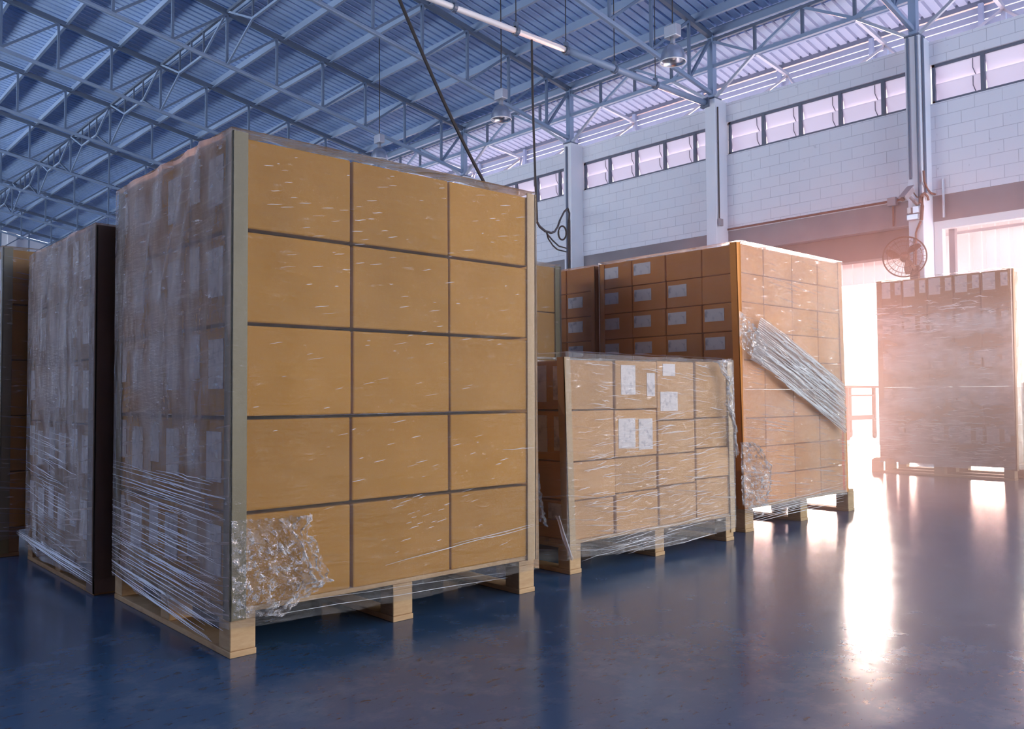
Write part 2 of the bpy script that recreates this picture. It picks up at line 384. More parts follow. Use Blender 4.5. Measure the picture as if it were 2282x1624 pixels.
for i, yc in enumerate(cols):
    if i == 0: continue
    struct('trim_%d' % (i+2), MB().box(13.915, yc, 0, XW+.05, yc+.235, ZT+.03), M['plaster'], 'white painted concrete column', bevel=.012)
# windows: five lights of two hopper panes in every bay
def window(i, ya, yb):
    fr = MB(); x = XW+.07; z0, z1 = 5.62, 6.27
    fr.box(x-.03, ya, z0, x+.03, yb, z0+.045); fr.box(x-.03, ya, z1-.045, x+.03, yb, z1)
    fr.box(x-.03, ya, z0, x+.03, ya+.045, z1); fr.box(x-.03, yb-.045, z0, x+.03, yb, z1)
    o = link('window_%d' % i, fr.mesh('window_frame', M['frame'])); o['kind'] = 'structure'; o['label'] = 'strip window of frosted hopper panes'
    n = 5; wv = (yb-ya)/n
    for k in range(1, n):
        y = ya+wv*k; link('mullion', MB().box(x-.035, y-.03, z0, x+.035, y+.03, z1).mesh('mullion', M['frame']), o)
    for k in range(n):
        for j in range(2):
            za = z0+.05+j*.285; y0, y1 = ya+wv*k+.03, ya+wv*(k+1)-.03
            p = MB()
            for dx in (0, .006):
                p.v += [(x+.075+dx, y0, za), (x+.075+dx, y1, za), (x+.0+dx, y1, za+.275), (x+.0+dx, y0, za+.275)]
            p.face(0, 1, 2, 3); p.face(7, 6, 5, 4); p.face(0, 4, 5, 1); p.face(3, 2, 6, 7)
            link('glass_pane', p.mesh('glass_pane', M['pane']), o)
            if k: link('stay_arm', MB().tube([(x+.06, y0+.1, za+.01), (x+.02, y0+.13, za+.12), (x-.0, y0+.12, za+.26)], .007, 5).mesh('stay_arm', M['frame']), o)
for i, yc in enumerate(cols):
    window(i+1, yc+.02, yc+BAY-.02)
# door frames and the hanging sheet outside
fr = MB(); fr.box(XW+.02, YC-.13, 0, XW+.16, YC-.005, 3.68); fr.box(XW+.02, YC-BAY+.3, 3.55, XW+.16, YC-.13, 3.68); fr.box(XW+.02, YC-BAY+.3, 0, XW+.16, YC-BAY+.42, 3.55)
struct('door_1', fr, M['white'], 'white steel frame of the loading door right of the fan column')
struct('trim_16', MB().box(XW+.18, YC-.26, 0, XW+.28, YC-.17, 3.6), M['grey'], 'grey door track post')
fr = MB(); fr.box(XW+.05, YC+.24, 0, XW+.2, YC+.32, 3.23); fr.box(XW+.05, YC+BAY-.1, 0, XW+.2, YC+BAY, 3.23)
struct('door_2', fr, M['white'], 'white frame of the open loading door behind the stacked pallets')
sk = MB(); y = -2.0; prof = []
while y < 11: prof += [(y, 0), (y+.13, 0), (y+.14, .022), (y+.19, .022)]; y += .2
for z in (2.88, 5.3):
    for (yy, dx) in prof: sk.v.append((15.05+dx, yy, z))
n = len(prof)
for i in range(n-1): sk.face(i, i+1, i+n+1, i+n)
struct('wall_canopy', sk, M['skirt'], 'white ribbed sheet hanging outside the doors')
struct('trim_17', MB().box(15.02, -2, 3.55, 15.05, 11, 3.60), M['white'])
# eave beam, louvred fascia and posts outside the wall
struct('trim_18', MB().box(15.88, Y0, 7.665, 15.98, Y1, 7.80), M['steeldark'], 'dark beam along the eave of the canopy')
fa = MB()
for k in range(5): fa.bar((15.93, Y0, 7.60-.125*k), (15.93, Y1, 7.60-.125*k), .018, .108, up=(.0, 0, 1))
struct('wall_fascia', fa, M['fascia'], 'blue-grey louvre strips under the eave')
po = MB()
for k in range(0, 27): po.box(15.80, Y0+1.0+k*1.935+.52, 6.9, 15.87, Y0+1.0+k*1.935+.6, 7.67)
struct('trim_19', po, M['steel'], 'small posts carrying the louvre strips')

# ------------------------------------------------------------------ roof steel
NODES = [6.36+1.15*k for k in range(-6, 7)]           # 13 nodes; the last stands on the wall column
def make_truss(y):
    t = root('roof_truss', (14.0, y, 6.68), '', 'truss', 'roof trusses spanning to the window wall')
    xa = NODES[0]-.6; xe = 14.05
    part('bottom_chord', MB().bar((xa, y, zb(xa)), (xe, y, zb(xe)), .075, .075), M['steel'], t, bevel=.012)
    part('top_chord', MB().bar((xa, y, zt(xa)), (xe, y, zt(xe)), .09, .10), M['steeldark'], t)
    for k, x in enumerate(NODES):
        part('vertical', MB().bar((x, y, zb(x)), (x, y, zt(x)), .05), M['web'], t)
        if k+1 < len(NODES):
            x2 = NODES[k+1]; part('diagonal', MB().bar((x, y, zb(x)+.03), (x2, y, zt(x2)-.04), .06, .045), M['web'], t)
    part('diagonal', MB().bar((NODES[-1], y, zb(NODES[-1])), (14.02, y, zt(14.02)), .06, .045), M['web'], t)
    part('post', MB().box(13.95, y-.06, ZT+.03, 14.08, y+.06, zt(14.0)), M['steel'], t)
    part('base_plate', MB().box(13.90, y-.12, ZT+.03, 14.16, y+.12, ZT+.055), M['steeldark'], t)
    return t
ORD = ['first', 'second', 'third', 'fourth', 'fifth', 'sixth', 'seventh', 'eighth', 'ninth', 'tenth', 'eleventh', 'twelfth', 'thirteenth', 'fourteenth', 'fifteenth']
tr0 = make_truss(YC+.12)
tr0['label'] = 'blue steel roof truss landing on the wall column that carries the security camera'
trusses = [tr0]
for k in range(1, 11):
    c = copy_tree(tr0); c.location.y += BAY*k
    c['label'] = 'blue steel roof truss, %s one back from the truss over the security camera' % ORD[k-1]; trusses.append(c)
c = copy_tree(tr0); c.location.y -= BAY; c['label'] = 'blue steel roof truss nearest the viewer, in front of the truss over the security camera'
def purlin(x, i):
    mb = MB(); z = zr(x)-.005
    mb.bar((x, Y0, z-.10), (x, Y1, z-.10), .014, .19); mb.bar((x-.03, Y0, z-.19), (x-.03, Y1, z-.19), .065, .014)
    return mb
px = [n+.20 for n in NODES if n > -1] + [14.05]
px = sorted(px, reverse=True)
for i, x in enumerate(px):
    solo('purlin', purlin(x, i), M['steel'], (x, 19, zr(x)-.1), 'long blue steel purlin under the roof sheets, %s from the window wall' % ORD[i], 'purlin', 'purlins under the roof sheets')
solo('purlin', MB().bar((15.1, Y0, zr(15.1)-.15), (15.1, Y1, zr(15.1)-.15), .06, .12), M['steel'], (15.1, 19, zr(15.1)-.1), 'dark steel purlin under the bright translucent eave sheet outside the wall', 'purlin')
# longitudinal lattice bracing between trusses
def make_brace(ya, yb):
    x = 7.51; t = root('lattice_brace', (x, ya, zb(x)), '', 'brace', 'lattice braces between the trusses'); zz = zt(x)+.0; zl = zz-.55; L = yb-ya
    part('top_chord', MB().bar((x, ya, zz), (x, yb, zz), .06), M['steeldark'], t)
    ym, yn = ya+L*.32, ya+L*.68
    part('bottom_chord', MB().bar((x, ym, zl), (x, yn, zl), .05), M['steel'], t)
    for f in (.32, .5, .68): part('vertical', MB().bar((x, ya+L*f, zl), (x, ya+L*f, zz), .035), M['steeldark'], t)
    part('diagonal', MB().bar((x, ym, zl), (x, ya+.05, zz), .04), M['steel'], t); part('diagonal', MB().bar((x, yn, zl), (x, yb-.05, zz), .04), M['steel'], t)
    part('knee_brace', MB().bar((x, ym, zl), (x, ya, zb(x)), .035), M['steeldark'], t); part('knee_brace', MB().bar((x, yn, zl), (x, yb, zb(x)), .035), M['steel'], t)
    return t
yT = [YC+.12+BAY*k for k in range(0, 11)]
b0 = make_brace(yT[0], yT[1]); b0['label'] = 'lattice brace under the roof between the two trusses nearest the viewer'
for k in range(1, 10):
    c = copy_tree(b0); c.location.y += BAY*k; c['label'] = 'lattice brace under the roof, %s one back from the nearest brace' % ORD[k-1]
# eave girders between the columns
def make_girder(ya, yb):
    x = 14.0; t = root('eave_girder', (x, ya, 7.3), '', 'girder', 'eave girders between the wall columns'); zu, zl = 7.86, 7.33; L = yb-ya
    ys = [ya+L*f for f in (.0, .25, .5, .75, 1.)]
    part('top_chord', MB().bar((x, ya, zu), (x, yb, zu), .06), M['steeldark'], t)
    part('bottom_chord', MB().bar((x, ya, zl), (x, yb, zl), .07), M['steel'], t)
    for y in ys[1:4]: part('vertical', MB().bar((x, y, zl), (x, y, zu), .05), M['steeldark'], t)
    for (p, q) in (((x, ya, zu), (x, ys[1], zl)), ((x, ys[1], zl), (x, ys[2], zu)), ((x, ys[2], zu), (x, ys[3], zl)), ((x, ys[3], zl), (x, yb, zu))):
        part('diagonal', MB().bar(p, q, .05), M['steel'], t)
    part('knee_brace', MB().bar((x, ys[1], zl), (x, ya+.08, ZT+.06), .05), M['galv'], t); part('knee_brace', MB().bar((x, ys[3], zl), (x, yb-.08, ZT+.06), .05), M['galv'], t)
    return t
g0 = make_girder(yT[0]-BAY, yT[0]); g0['label'] = 'eave girder above the window wall right of the security camera column'
nm = ['eave girder above the window wall just left of the security camera column', 'eave girder above the windows behind the second pendant lamp', 'eave girder above the windows next to the coiled cable', 'eave girder fourth bay left of the security camera column', 'eave girder fifth bay left of the security camera column']
for k, l in enumerate(nm):
    c = copy_tree(g0); c.location.y += BAY*(k+1); c['label'] = l

def make_bracket(y):
    t = root('eave_bracket', (14.6, y, 7.2), '', 'bracket', 'eave brackets outside the wall top')
    part('outrigger', MB().bar((14.06, y, 7.33), (15.2, y, 7.2), .06), M['galv'], t)
    part('strut', MB().bar((15.2, y, 7.2), (15.2, y, 6.4), .07), M['steel'], t)
    part('strut', MB().bar((15.2, y, 7.2), (14.7, y-.45, 6.7), .045), M['galv'], t); part('strut', MB().bar((15.2, y, 7.2), (14.7, y+.45, 6.7), .045), M['galv'], t)
    return t
k = 0; proto = None
for b_ in range(-1, 5):
    for f in (.25, .75):
        y = yT[0]+BAY*(b_+f)
        if proto is None: o = proto = make_bracket(y); yb0 = y
        else: o = copy_tree(proto); o.location.y += y-yb0
        o['label'] = 'pale eave bracket above the window wall, %s from the right side of the picture' % ORD[k]; k += 1

# ------------------------------------------------------------------ pendant lamps
def make_lamp(y):
    x, z = 10.15, 5.93; t = root('pendant_lamp', (x, y, z), '', 'lamp', 'high-bay pendant lamps')
    part('reflector', MB().lathe([(.185, 0), (.182, .07), (.165, .15), (.125, .22), (.07, .262), (.045, .275), (.045, .268), (.066, .256), (.118, .213), (.157, .148), (.174, .07), (.178, .004), (.185, 0)], (x, y, z), 32), M['alu'], t, smooth=True)
    part('rim', MB().lathe([(.188, -.008), (.196, 0), (.188, .010), (.180, .002), (.188, -.008)], (x, y, z), 32), M['white'], t, smooth=True)
    part('bulb', MB().lathe([(.0, .03), (.035, .045), (.05, .09), (.04, .15), (.025, .2), (.022, .25)], (x, y, z), 16), M['white'], t, smooth=True)
    part('neck', MB().lathe([(.045, .27), (.038, .30), (.038, .37), (.0, .37)], (x, y, z), 16), M['galv'], t, smooth=True)
    part('ballast_box', MB().box(x-.07, y-.11, z+.37, x+.07, y+.11, z+.55), M['galv'], t, bevel=.012)
    part('cable', MB().tube([(x, y, z+.55), (x+.01, y, z+1.4), (x, y, zr(x))], .009), M['dark'], t)
    return t
lp = make_lamp(11.38); lp['label'] = 'aluminium pendant lamp hanging between the black cables, middle one of three'
c = copy_tree(lp); c.location = (10.15, 15.37, 6.03); c['label'] = 'aluminium pendant lamp just above the top edge of the tall foreground pallet'
c = copy_tree(lp); c.location = (10.15, 7.53, 5.84); c['label'] = 'aluminium pendant lamp nearest the window wall, largest of three'
# suspended pipe
yp = 9.55
t = root('suspended_pipe', (10, yp, 6.58), 'long white pipe hung under the roof, ending at a wall column', 'pipe')
part('white_pipe', MB().tube([(5.0, yp, 6.57), (10.0, yp, 6.60)], .045, 12), M['white'], t, smooth=True)
part('steel_pipe', MB().tube([(10.0, yp, 6.60), (13.95, yp, 6.62)], .06, 12), M['steel'], t, smooth=True)
for x in (7.6, 8.84, 9.96, 11.18, 12.33):
    part('hanger_rod', MB().tube([(x, yp, 6.6), (x, yp, zr(x))], .008), M['dark'], t)
    part('clamp', MB().lathe([(.055, -.03), (.075, -.03), (.075, .03), (.055, .03), (.055, -.03)], (x, yp, 6.59), 14, M=Matrix.Rotation(math.pi/2, 3, 'Y')).box(x-.03, yp-.03, 6.64, x+.03, yp+.03, 6.73), M['steeldark'], t)
part('end_bracket', MB().box(13.86, yp-.09, 6.53, 13.95, yp+.09, 6.71), M['steeldark'], t)
# cables
def pxY(px, py, y): return onplane(px, py, 1, y)
a = pxY(880, -25, 6.2); b = pxY(1125, 490, 6.2)
solo('power_cable', MB().tube([a+(b-a)*(k/12)+Vector((0, 0, -.10*math.sin(math.pi*k/12))) for k in range(13)]+[b+Vector((.12, .05, -.5)), b+Vector((.14, .1, -1.2)), Vector((b.x+.14, b.y+.1, .016))], .016), M['dark'], tuple(b), 'thick black cable slanting down from the roof behind the tall foreground pallet', 'cable')
def fest(px, py):
    tt = max(0, min(1, (px-1197)/(1262-1197))); return onplane(px, py, 1, 9.55+3.55*tt)
t = root('drop_cable', tuple(fest(1197, 490)), 'black cable dropping from the white pipe to coils on a wall column', 'cable')
part('drop', MB().tube([Vector((9.18, 9.55, 6.55)), Vector((9.19, 9.55, 5.6)), fest(1193, 400), fest(1195, 450), fest(1197, 492)], .019), M['dark'], t)
sag = [fest(*p) for p in ((1197, 495), (1203, 505), (1215, 515), (1228, 519), (1236, 516), (1243, 505), (1248, 490), (1257, 472), (1265, 464), (1269, 475), (1268, 495))]
part('slack_loop', MB().tube(sag, .022), M['dark'], t)
cc = fest(1253, 519)
part('coil', MB().tube([cc+RGT*(.085*math.cos(k*.4)*(1+.05*math.sin(k*1.3)))+Vector((0, 0, .15*math.sin(k*.4))) for k in range(48)], .018), M['dark'], t)
part('slack_loop', MB().tube([fest(*p) for p in ((1218, 517), (1222, 532), (1232, 547), (1242, 556), (1262, 561))], .015), M['dark'], t)
part('slack_loop', MB().tube([fest(*p) for p in ((1220, 522), (1232, 536), (1245, 548), (1262, 553))], .015), M['dark'], t)
for dx, nm in ((0, 'left'), (5, 'right')):
    x = onplane(1263.5+dx*.9, 520, 0, 13.89)
    solo('conduit', MB().tube([(13.89, x.y, 3.4 if dx == 0 else 3.4), (13.89, x.y, 6.6 if dx == 0 else 4.9)], .022), M['dark'] if dx else M['steeldark'], (13.89, x.y, 3.4), 'dark %s pipe running up the column behind the coiled cable' % ('tall' if dx == 0 else 'short brown'), 'conduit')
# conduits on the camera column and on the column left of it
for k, (px, z0, cap) in enumerate(((2025, 4.35, 'left of the two dark pipes on the front of the camera column'), (2044, 3.9, 'right of the two dark pipes on the front of the camera column'))):
    p = onplane(px, 250, 0, 13.89)
    solo('conduit', MB().tube([(13.89, p.y, z0), (13.89, p.y, 6.66)], .018), M['steeldark'], (13.89, p.y, z0), 'conduit, '+cap, 'conduit')
p = onplane(2058, 200, 1, 5.445)
solo('conduit', MB().tube([(p.x, 5.445, 4.1), (p.x, 5.445, 6.66)], .02), M['steeldark'], (p.x, 5.445, 4.1), 'dark pipe on the shaded side of the camera column', 'conduit')
p = onplane(1602, 400, 1, YC+BAY-.025)
t = root('conduit', (p.x, p.y, 4.2), 'thin dark pipe with a socket box on the side of the middle column', 'conduit')
part('pipe', MB().tube([(p.x, p.y, 4.28), (p.x, p.y, 6.5)], .014), M['dark'], t); part('socket_box', MB().box(p.x-.05, p.y-.05, 4.16, p.x+.06, p.y, 4.30), M['grey'], t, bevel=.008)
t = root('conduit', (14.28, 7.5, 4.1), 'dark pipe along the bottom of the block wall over the doors', 'conduit')
part('pipe', MB().tube([(14.27, YC+.3, 4.13), (14.27, YC+BAY-.02, 4.13)], .02), M['brown'], t)
part('junction_box', MB().box(14.2, 6.02, 4.04, 14.3, 6.17, 4.18), M['grey'], t, bevel=.01)
part('drop_pipe', MB().tube([(14.27, 6.1, 4.05), (14.27, 6.1, 3.7)], .016), M['brown'], t)
# security camera
q = onplane(2012, 443, 0, 13.5); p = onplane(2030, 421, 0, 13.68); d = (p-q).normalized()
t = root('security_camera', (13.9, 5.6, 4.3), 'white bullet security camera on a bracket high on a column', 'camera')
part('housing', MB().bar(q, p, .115, .10), M['grey'], t, bevel=.014)
part('sun_shield', MB().bar(q-d*.04+Vector((0, 0, .05)), p+Vector((0, 0, .05)), .135, .014), M['grey'], t)
part('lens', MB().tube([q-d*.02, q+d*.01], .035, 12), M['dark'], t)
j = onplane(2036, 447, 0, 13.75)
part('bracket', MB().bar((p+q)/2, j, .035).bar(j, (13.92, j.y, j.z-.05), .04), M['grey'], t)
part('wire', MB().tube([p, p+Vector((.05, -.06, -.12)), j+Vector((.02, -.05, .05)), (13.9, 5.52, j.z+.08)], .01), M['dark'], t)
def jbox(x0, y0, px, lab, nm='junction_box', m='white'):
    a = onplane(px[0], px[1], 0, 13.86); b = onplane(px[2], px[3], 0, 13.86)
    return solo(nm, MB().box(13.84, min(a.y, b.y), min(a.z, b.z), 13.915, max(a.y, b.y), max(a.z, b.z)), M[m], (13.9, a.y, b.z), lab, 'box', bevel=.01)
jbox(0, 0, (2022, 463, 2031, 475), 'small white box, upper left of the boxes below the security camera')
jbox(0, 0, (2034, 460, 2050, 474), 'grey box, upper right of the boxes below the security camera', m='galv')
jbox(0, 0, (2021, 479, 2048, 488), 'wide low box directly below the two upper boxes on the camera column', m='galv')
t = root('cable_bundle', (13.9, 5.45, 4.1), 'tangled dark cables on the side of the camera column', 'cable')
def cs(px, py): return onplane(px, py, 1, 5.43)
part('cable', MB().tube([cs(*p) for p in ((2058, 380), (2060, 405), (2066, 420), (2074, 430), (2084, 433))], .018), M['brown'], t)
part('cable', MB().tube([cs(*p) for p in ((2050, 452), (2052, 438), (2060, 430), (2067, 438), (2069, 446))], .02), M['brown'], t)
part('cable', MB().tube([cs(*p) for p in ((2056, 432), (2055, 460), (2053, 490))], .03), M['brown'], t)
part('cable', MB().tube([onplane(*p, 0, 13.88) for p in ((2052, 492), (2045, 508), (2041, 520), (2041, 545), (2041, 590))], .018), M['brown'], t)
solo('conduit', MB().tube([(14.27, 5.29, 3.72), (14.27, 5.29, 4.35)], .02), M['galv'], (14.27, 5.29, 3.72), 'pale pipe on the grey beam just right of the camera column', 'conduit')
# wall fan
fc = onplane(2016, 572, 0, 13.55); nrm = Vector((-.93, -.36, -.03)).normalized()
fa_ = nrm.cross(Vector((0, 0, 1))).normalized(); fb_ = fa_.cross(nrm)
MF = Matrix((fa_, fb_, nrm)).transposed()
t = root('wall_fan', tuple(fc), 'large caged wall fan mounted on the camera column', 'fan')
R = .315
cg = MB()
def ring(r, h, rr=.006):
    cg.tube([fc+MF @ Vector((r*math.cos(k*math.pi/24), r*math.sin(k*math.pi/24), h)) for k in range(49)], rr, 5)
ring(R, 0, .012); ring(R*.8, .06, .0035); ring(R*.55, .075, .0035); ring(.06, .08, .006); ring(R*.8, -.07, .0035); ring(.07, -.09, .006)
for k in range(36):
    a_ = k*math.pi/18; v = lambda r, h: fc+MF @ Vector((r*math.cos(a_), r*math.sin(a_), h))
    cg.tube([v(R, 0), v(R*.8, .06), v(.06, .08)], .0022, 4); 
    if k % 2 == 0: cg.tube([v(R, 0), v(R*.8, -.07), v(.07, -.09)], .0025, 4)
part('cage', cg, M['espresso'], t)
for k in range(3):
    bl = MB(); a0 = math.radians(8+120*k)
    def bf(u, v, a0=a0):
        r = .05+u*.235; wd = (.35+.75*math.sin(math.pi*min(1, u*1.05)**.8))*.62; an = a0+(v-.5)*wd+u*.25
        return fc+MF @ Vector((r*math.cos(an), r*math.sin(an), (v-.5)*.08*(1-.4*u)))
    bl.grid(bf, 10, 6); o = part('blade', bl, M['espresso'], t, smooth=True)
    sm = o.modifiers.new('thickness', 'SOLIDIFY'); sm.thickness = .006
part('hub', MB().lathe([(0, .05), (.035, .045), (.055, .01), (.055, -.04), (0, -.04)], fc, 20, M=MF), M['espresso'], t, smooth=True)
part('motor', MB().lathe([(0, -.04), (.07, -.05), (.075, -.16), (.05, -.2), (0, -.2)], fc, 20, M=MF), M['espresso'], t, smooth=True)
bk = onplane(2036, 600, 0, 13.84)
part('bracket', MB().bar(fc-nrm*.14, bk, .07).box(13.86, bk.y-.07, bk.z-.22, 13.915, bk.y+.07, bk.z+.06), M['espresso'], t, bevel=.008)
part('cord', MB().tube([bk, bk+Vector((.02, 0, .2)), Vector((13.88, bk.y, bk.z+.5))], .01), M['dark'], t)

# ------------------------------------------------------------------ pallets, cartons, boards and film
_box = {}
def carton(x0, y0, z0, dx, dy, dz, m, label, group, stickers=(), gap=.005, jit=.003, tgap=None):
    tgap = gap*1.2 if tgap is None else tgap
    key = (round(dx, 3), round(dy, 3), round(dz, 3), m, gap, tgap)
    if key not in _box:
        _box[key] = MB().box(-dx/2+gap, -dy/2+gap, 0, dx/2-gap, dy/2-gap, dz-tgap).mesh('cardboard_box', M[m], bevel=.006)
    o = link('cardboard_box', _box[key], None, (x0+dx/2+random.uniform(-jit, jit), y0+dy/2+random.uniform(-jit, jit), z0))
    tag(o, label, 'box', group)
    for f, u0, u1, v0, v1 in stickers:            # f: 'L' on the -x face (u along +y), 'F' on the -y face (u along +x); v measured down from the top
        k = (f, u0, u1, v0, v1) + key
        if k not in _box:
            s = MB(); z1 = dz-v0; z2 = dz-v1
            if f == 'L': x = -dx/2+gap; s.box(x-.0025, -dy/2+u0, z2, x+.002, -dy/2+u1, z1)
            else: y = -dy/2+gap; s.box(-dx/2+u0, y-.0025, z2, -dx/2+u1, y+.002, z1)
            _box[k] = s.mesh('label_sticker', M['label'])
        st = link('label_sticker', _box[k], o); st['label'] = 'white printed paper label with blurred print'
    return o
def pallet(x0, y0, dx, dy, label, m='wood', bw=.095, bh=.103):
    t = root('wooden_pallet', (x0+dx/2, y0+dy/2, 0), label, 'pallet'); zb_, zs, zd = .022, .125, .147
    xs = (x0, x0+dx/2-bw*.55, x0+dx-bw); ys = (y0, y0+dy/2-bw/2, y0+dy-bw)
    for x in xs:
        part('bottom_board', MB().box(x-.002, y0-.003, 0, x+bw*1.02, y0+dy, zb_), M[m], t, bevel=.003)
        for y in ys: part('block', MB().box(x, y, zb_, x+bw, y+bw, zs), M[m], t, bevel=.004)
        part('stringer_board', MB().box(x, y0, zs, x+bw, y0+dy, zd), M[m], t, bevel=.003)
    n = 7; wdt = dy/n
    for k in range(n): part('deck_board', MB().box(x0, y0+wdt*k+.004, zd, x0+dx, y0+wdt*(k+1)-.02, .165), M[m], t, bevel=.003)
    return t
def corner(x, y, sx, sy, z0, z1, m, label, wd=.052, th=.005, lean=0.0):
    """L-shaped edge board; sx, sy say which way its legs run from the corner"""
    mb = MB()
    for (ax, ay, bx, by) in ((x, y, x+sx*wd, y+sy*th), (x, y, x+sx*th, y+sy*wd)):
        mb.box(min(ax, bx), min(ay, by), z0, max(ax, bx), max(ay, by), z1)
    if lean: mb.v = [(vx+lean*(vz-z0)/(z1-z0), vy, vz) for vx, vy, vz in mb.v]
    return solo('corner_board', mb, M[m], (x, y, z0), label, 'corner board')
def wrap(x0, y0, x1, y1, z0, z1, label, mL='film', mF='film', amp=.006, off=.009, bulge=.0, seed=0, folds=0.0):
    t = root('stretch_wrap', (x0, y0, 0), label, 'stretch wrap')
    mats = [M[mL], M[mF], M['film']]
    X0, X1, Y0_, Y1_ = x0-off, x1+off, y0-off, y1+off
    mb = MB()
    def disp(u, v, s):
        e = min(1, 5*min(u, 1-u)); 
        n = noise.noise(Vector((u*4+seed, v*5, s*7.3)))+.5*noise.noise(Vector((u*9+seed, v*26, s*3.1)))
        if folds and s == 0: n += folds*(1-abs(noise.noise(Vector((u*11+2.2*noise.noise(Vector((u*2, v*2.5, seed))), v*1.6, seed+1))))*3)*max(0, v-.25)
        return amp*e*(n+.35)+bulge*math.sin(math.pi*u)*e
    def zz(u, v, s):
        lo = z0+.02*noise.noise(Vector((u*5, s*9.1+seed, 0)))-.02*math.sin(math.pi*u); hi = z1+.010*noise.noise(Vector((u*6, s*4.7+seed, 2)))
        return lo+(hi-lo)*v
    mb.cur = 0; mb.grid(lambda u, v: (X0-disp(u, v, 0), Y1_+(Y0_-Y1_)*u, zz(u, v, 0)), 36, 60)
    part('side_film', mb, mats, t, smooth=True)
    mb = MB(); mb.cur = 1; mb.grid(lambda u, v: (X0+(X1-X0)*u, Y0_-disp(u, v, 1), zz(u, v, 1)), 36, 60); part('front_film', mb, mats, t, smooth=True)
    mb = MB(); mb.cur = 2; mb.grid(lambda u, v: (X1+disp(u, v, 2), Y0_+(Y1_-Y0_)*u, zz(u, v, 2)), 12, 30)
    mb.grid(lambda u, v: (X1+(X0-X1)*u, Y1_+disp(u, v, 3), zz(u, v, 3)), 12, 30); part('back_film', mb, mats, t, smooth=True)
    mb = MB()
    def rim(u, v, X0=X0, X1=X1):
        k = int(u*4) % 4; f = u*4-int(u*4); P = [(X0, Y1_), (X0, Y0_), (X1, Y0_), (X1, Y1_), (X0, Y1_)]
        a = Vector(P[k]); b = Vector(P[k+1]); p = a+(b-a)*f; c = Vector(((X0+X1)/2, (Y0_+Y1_)/2)); p = p+(c-p)*(v*.22)
        return (p.x, p.y, z1+.004+.012*v+.012*v*noise.noise(Vector((u*40, v*3, seed))))
    mb.cur = 0; mb.grid(rim, 120, 4); part('top_fold', mb, mats, t, smooth=True)
    return t
def strands(parent, name, lines, r=.0013, wob=.004, m='strand', n=8):
    mb = MB()
    for p, q in lines:
        p = Vector(p); q = Vector(q); ph = random.uniform(0, 99)
        pts = []
        for k in range(n+1):
            f = k/n; v = p+(q-p)*f
            pts.append(v+Vector((wob*noise.noise(Vector((ph, f*3, 0))), wob*noise.noise(Vector((ph, f*3, 5))), 1.6*wob*noise.noise(Vector((ph, f*4, 9))))))
        rr = r*random.uniform(.5, 1.5)
        mb.tube(pts, [rr*(.25+.75*math.sin(math.pi*min(1, max(0, k/n)))) for k in range(n+1)], 4)
    o = part(name, mb, M[m], parent); o['kind'] = 'stuff'; return o
def pleats(parent, upper, lower, out, amp=.03, seed=0, name='pleated_band', m='crumple', folds=26):
    def along(pl, f):
        s = f*(len(pl)-1); k = min(int(s), len(pl)-2); a = Vector(pl[k]); return a+(Vector(pl[k+1])-a)*(s-k)
    out = Vector(out)
    def fn(u, v):
        a = along(upper, u); b = along(lower, u); vv = v+.02*noise.noise(Vector((u*5, v*6, seed)))
        rdg = 1-2*abs((vv*folds+1.5*noise.noise(Vector((u*1.7, v*7, seed+3)))) % 1.0-.5)
        k = .35+.65*abs(noise.noise(Vector((u*2.2, v*9, seed+7))))*1.6
        return a+(b-a)*vv+out*(.012+amp*rdg*k*(.6+.4*u))
    return part(name, MB().grid(fn, 30, folds*5), M[m], parent)
def tail(parent, left, right, out, amp=.03, nu=26, nv=34, seed=0, name='crumpled_tail', m='crumple', ropes=3):
    """loose crumpled end of the film between two edges"""
    def along(pl, f):
        s = f*(len(pl)-1); k = min(int(s), len(pl)-2); a = Vector(pl[k]); return a+(Vector(pl[k+1])-a)*(s-k)
    out = Vector(out)
    def fn(u, v):
        p = along(left, v); q = along(right, v); c = p+(q-p)*u
        nz = lambda a, b, s: noise.noise(Vector((u*a+seed, v*b, s)))
        d = abs(nz(6, 6, 1))*1.0+abs(nz(15, 15, 2))*.6+abs(nz(34, 34, 3))*.35
        return c+out*(.012+amp*(d+.5*abs(nz(70, 70, 6)))*(.25+1.1*u))+Vector((0, 0, 1))*(.022*nz(16, 16, 4)*u)+(q-p).normalized()*(.02*nz(22, 22, 5)*u)
    mb = MB().grid(fn, nu, nv)
    o = part(name, mb, M[m], parent)
    rp = MB()
    for k in range(ropes):
        u0 = 1-.09*k
        rp.tube([fn(min(1, u0+.03*noise.noise(Vector((j*.4, k, seed)))), j/30)+out*.006 for j in range(31)], [.0045+.004*noise.noise(Vector((j*.9, k*3, seed))) for j in range(31)], 5)
    part('film_rope', rp, M[m], o)
    return o
RN = ['top', 'second', 'third', 'fourth', 'fifth', 'sixth', 'seventh', 'eighth', 'ninth', 'tenth']

def rowname(r, n): return 'bottom row' if r == 0 else ('top row' if r == n-1 else '%s row from the top' % RN[n-1-r])
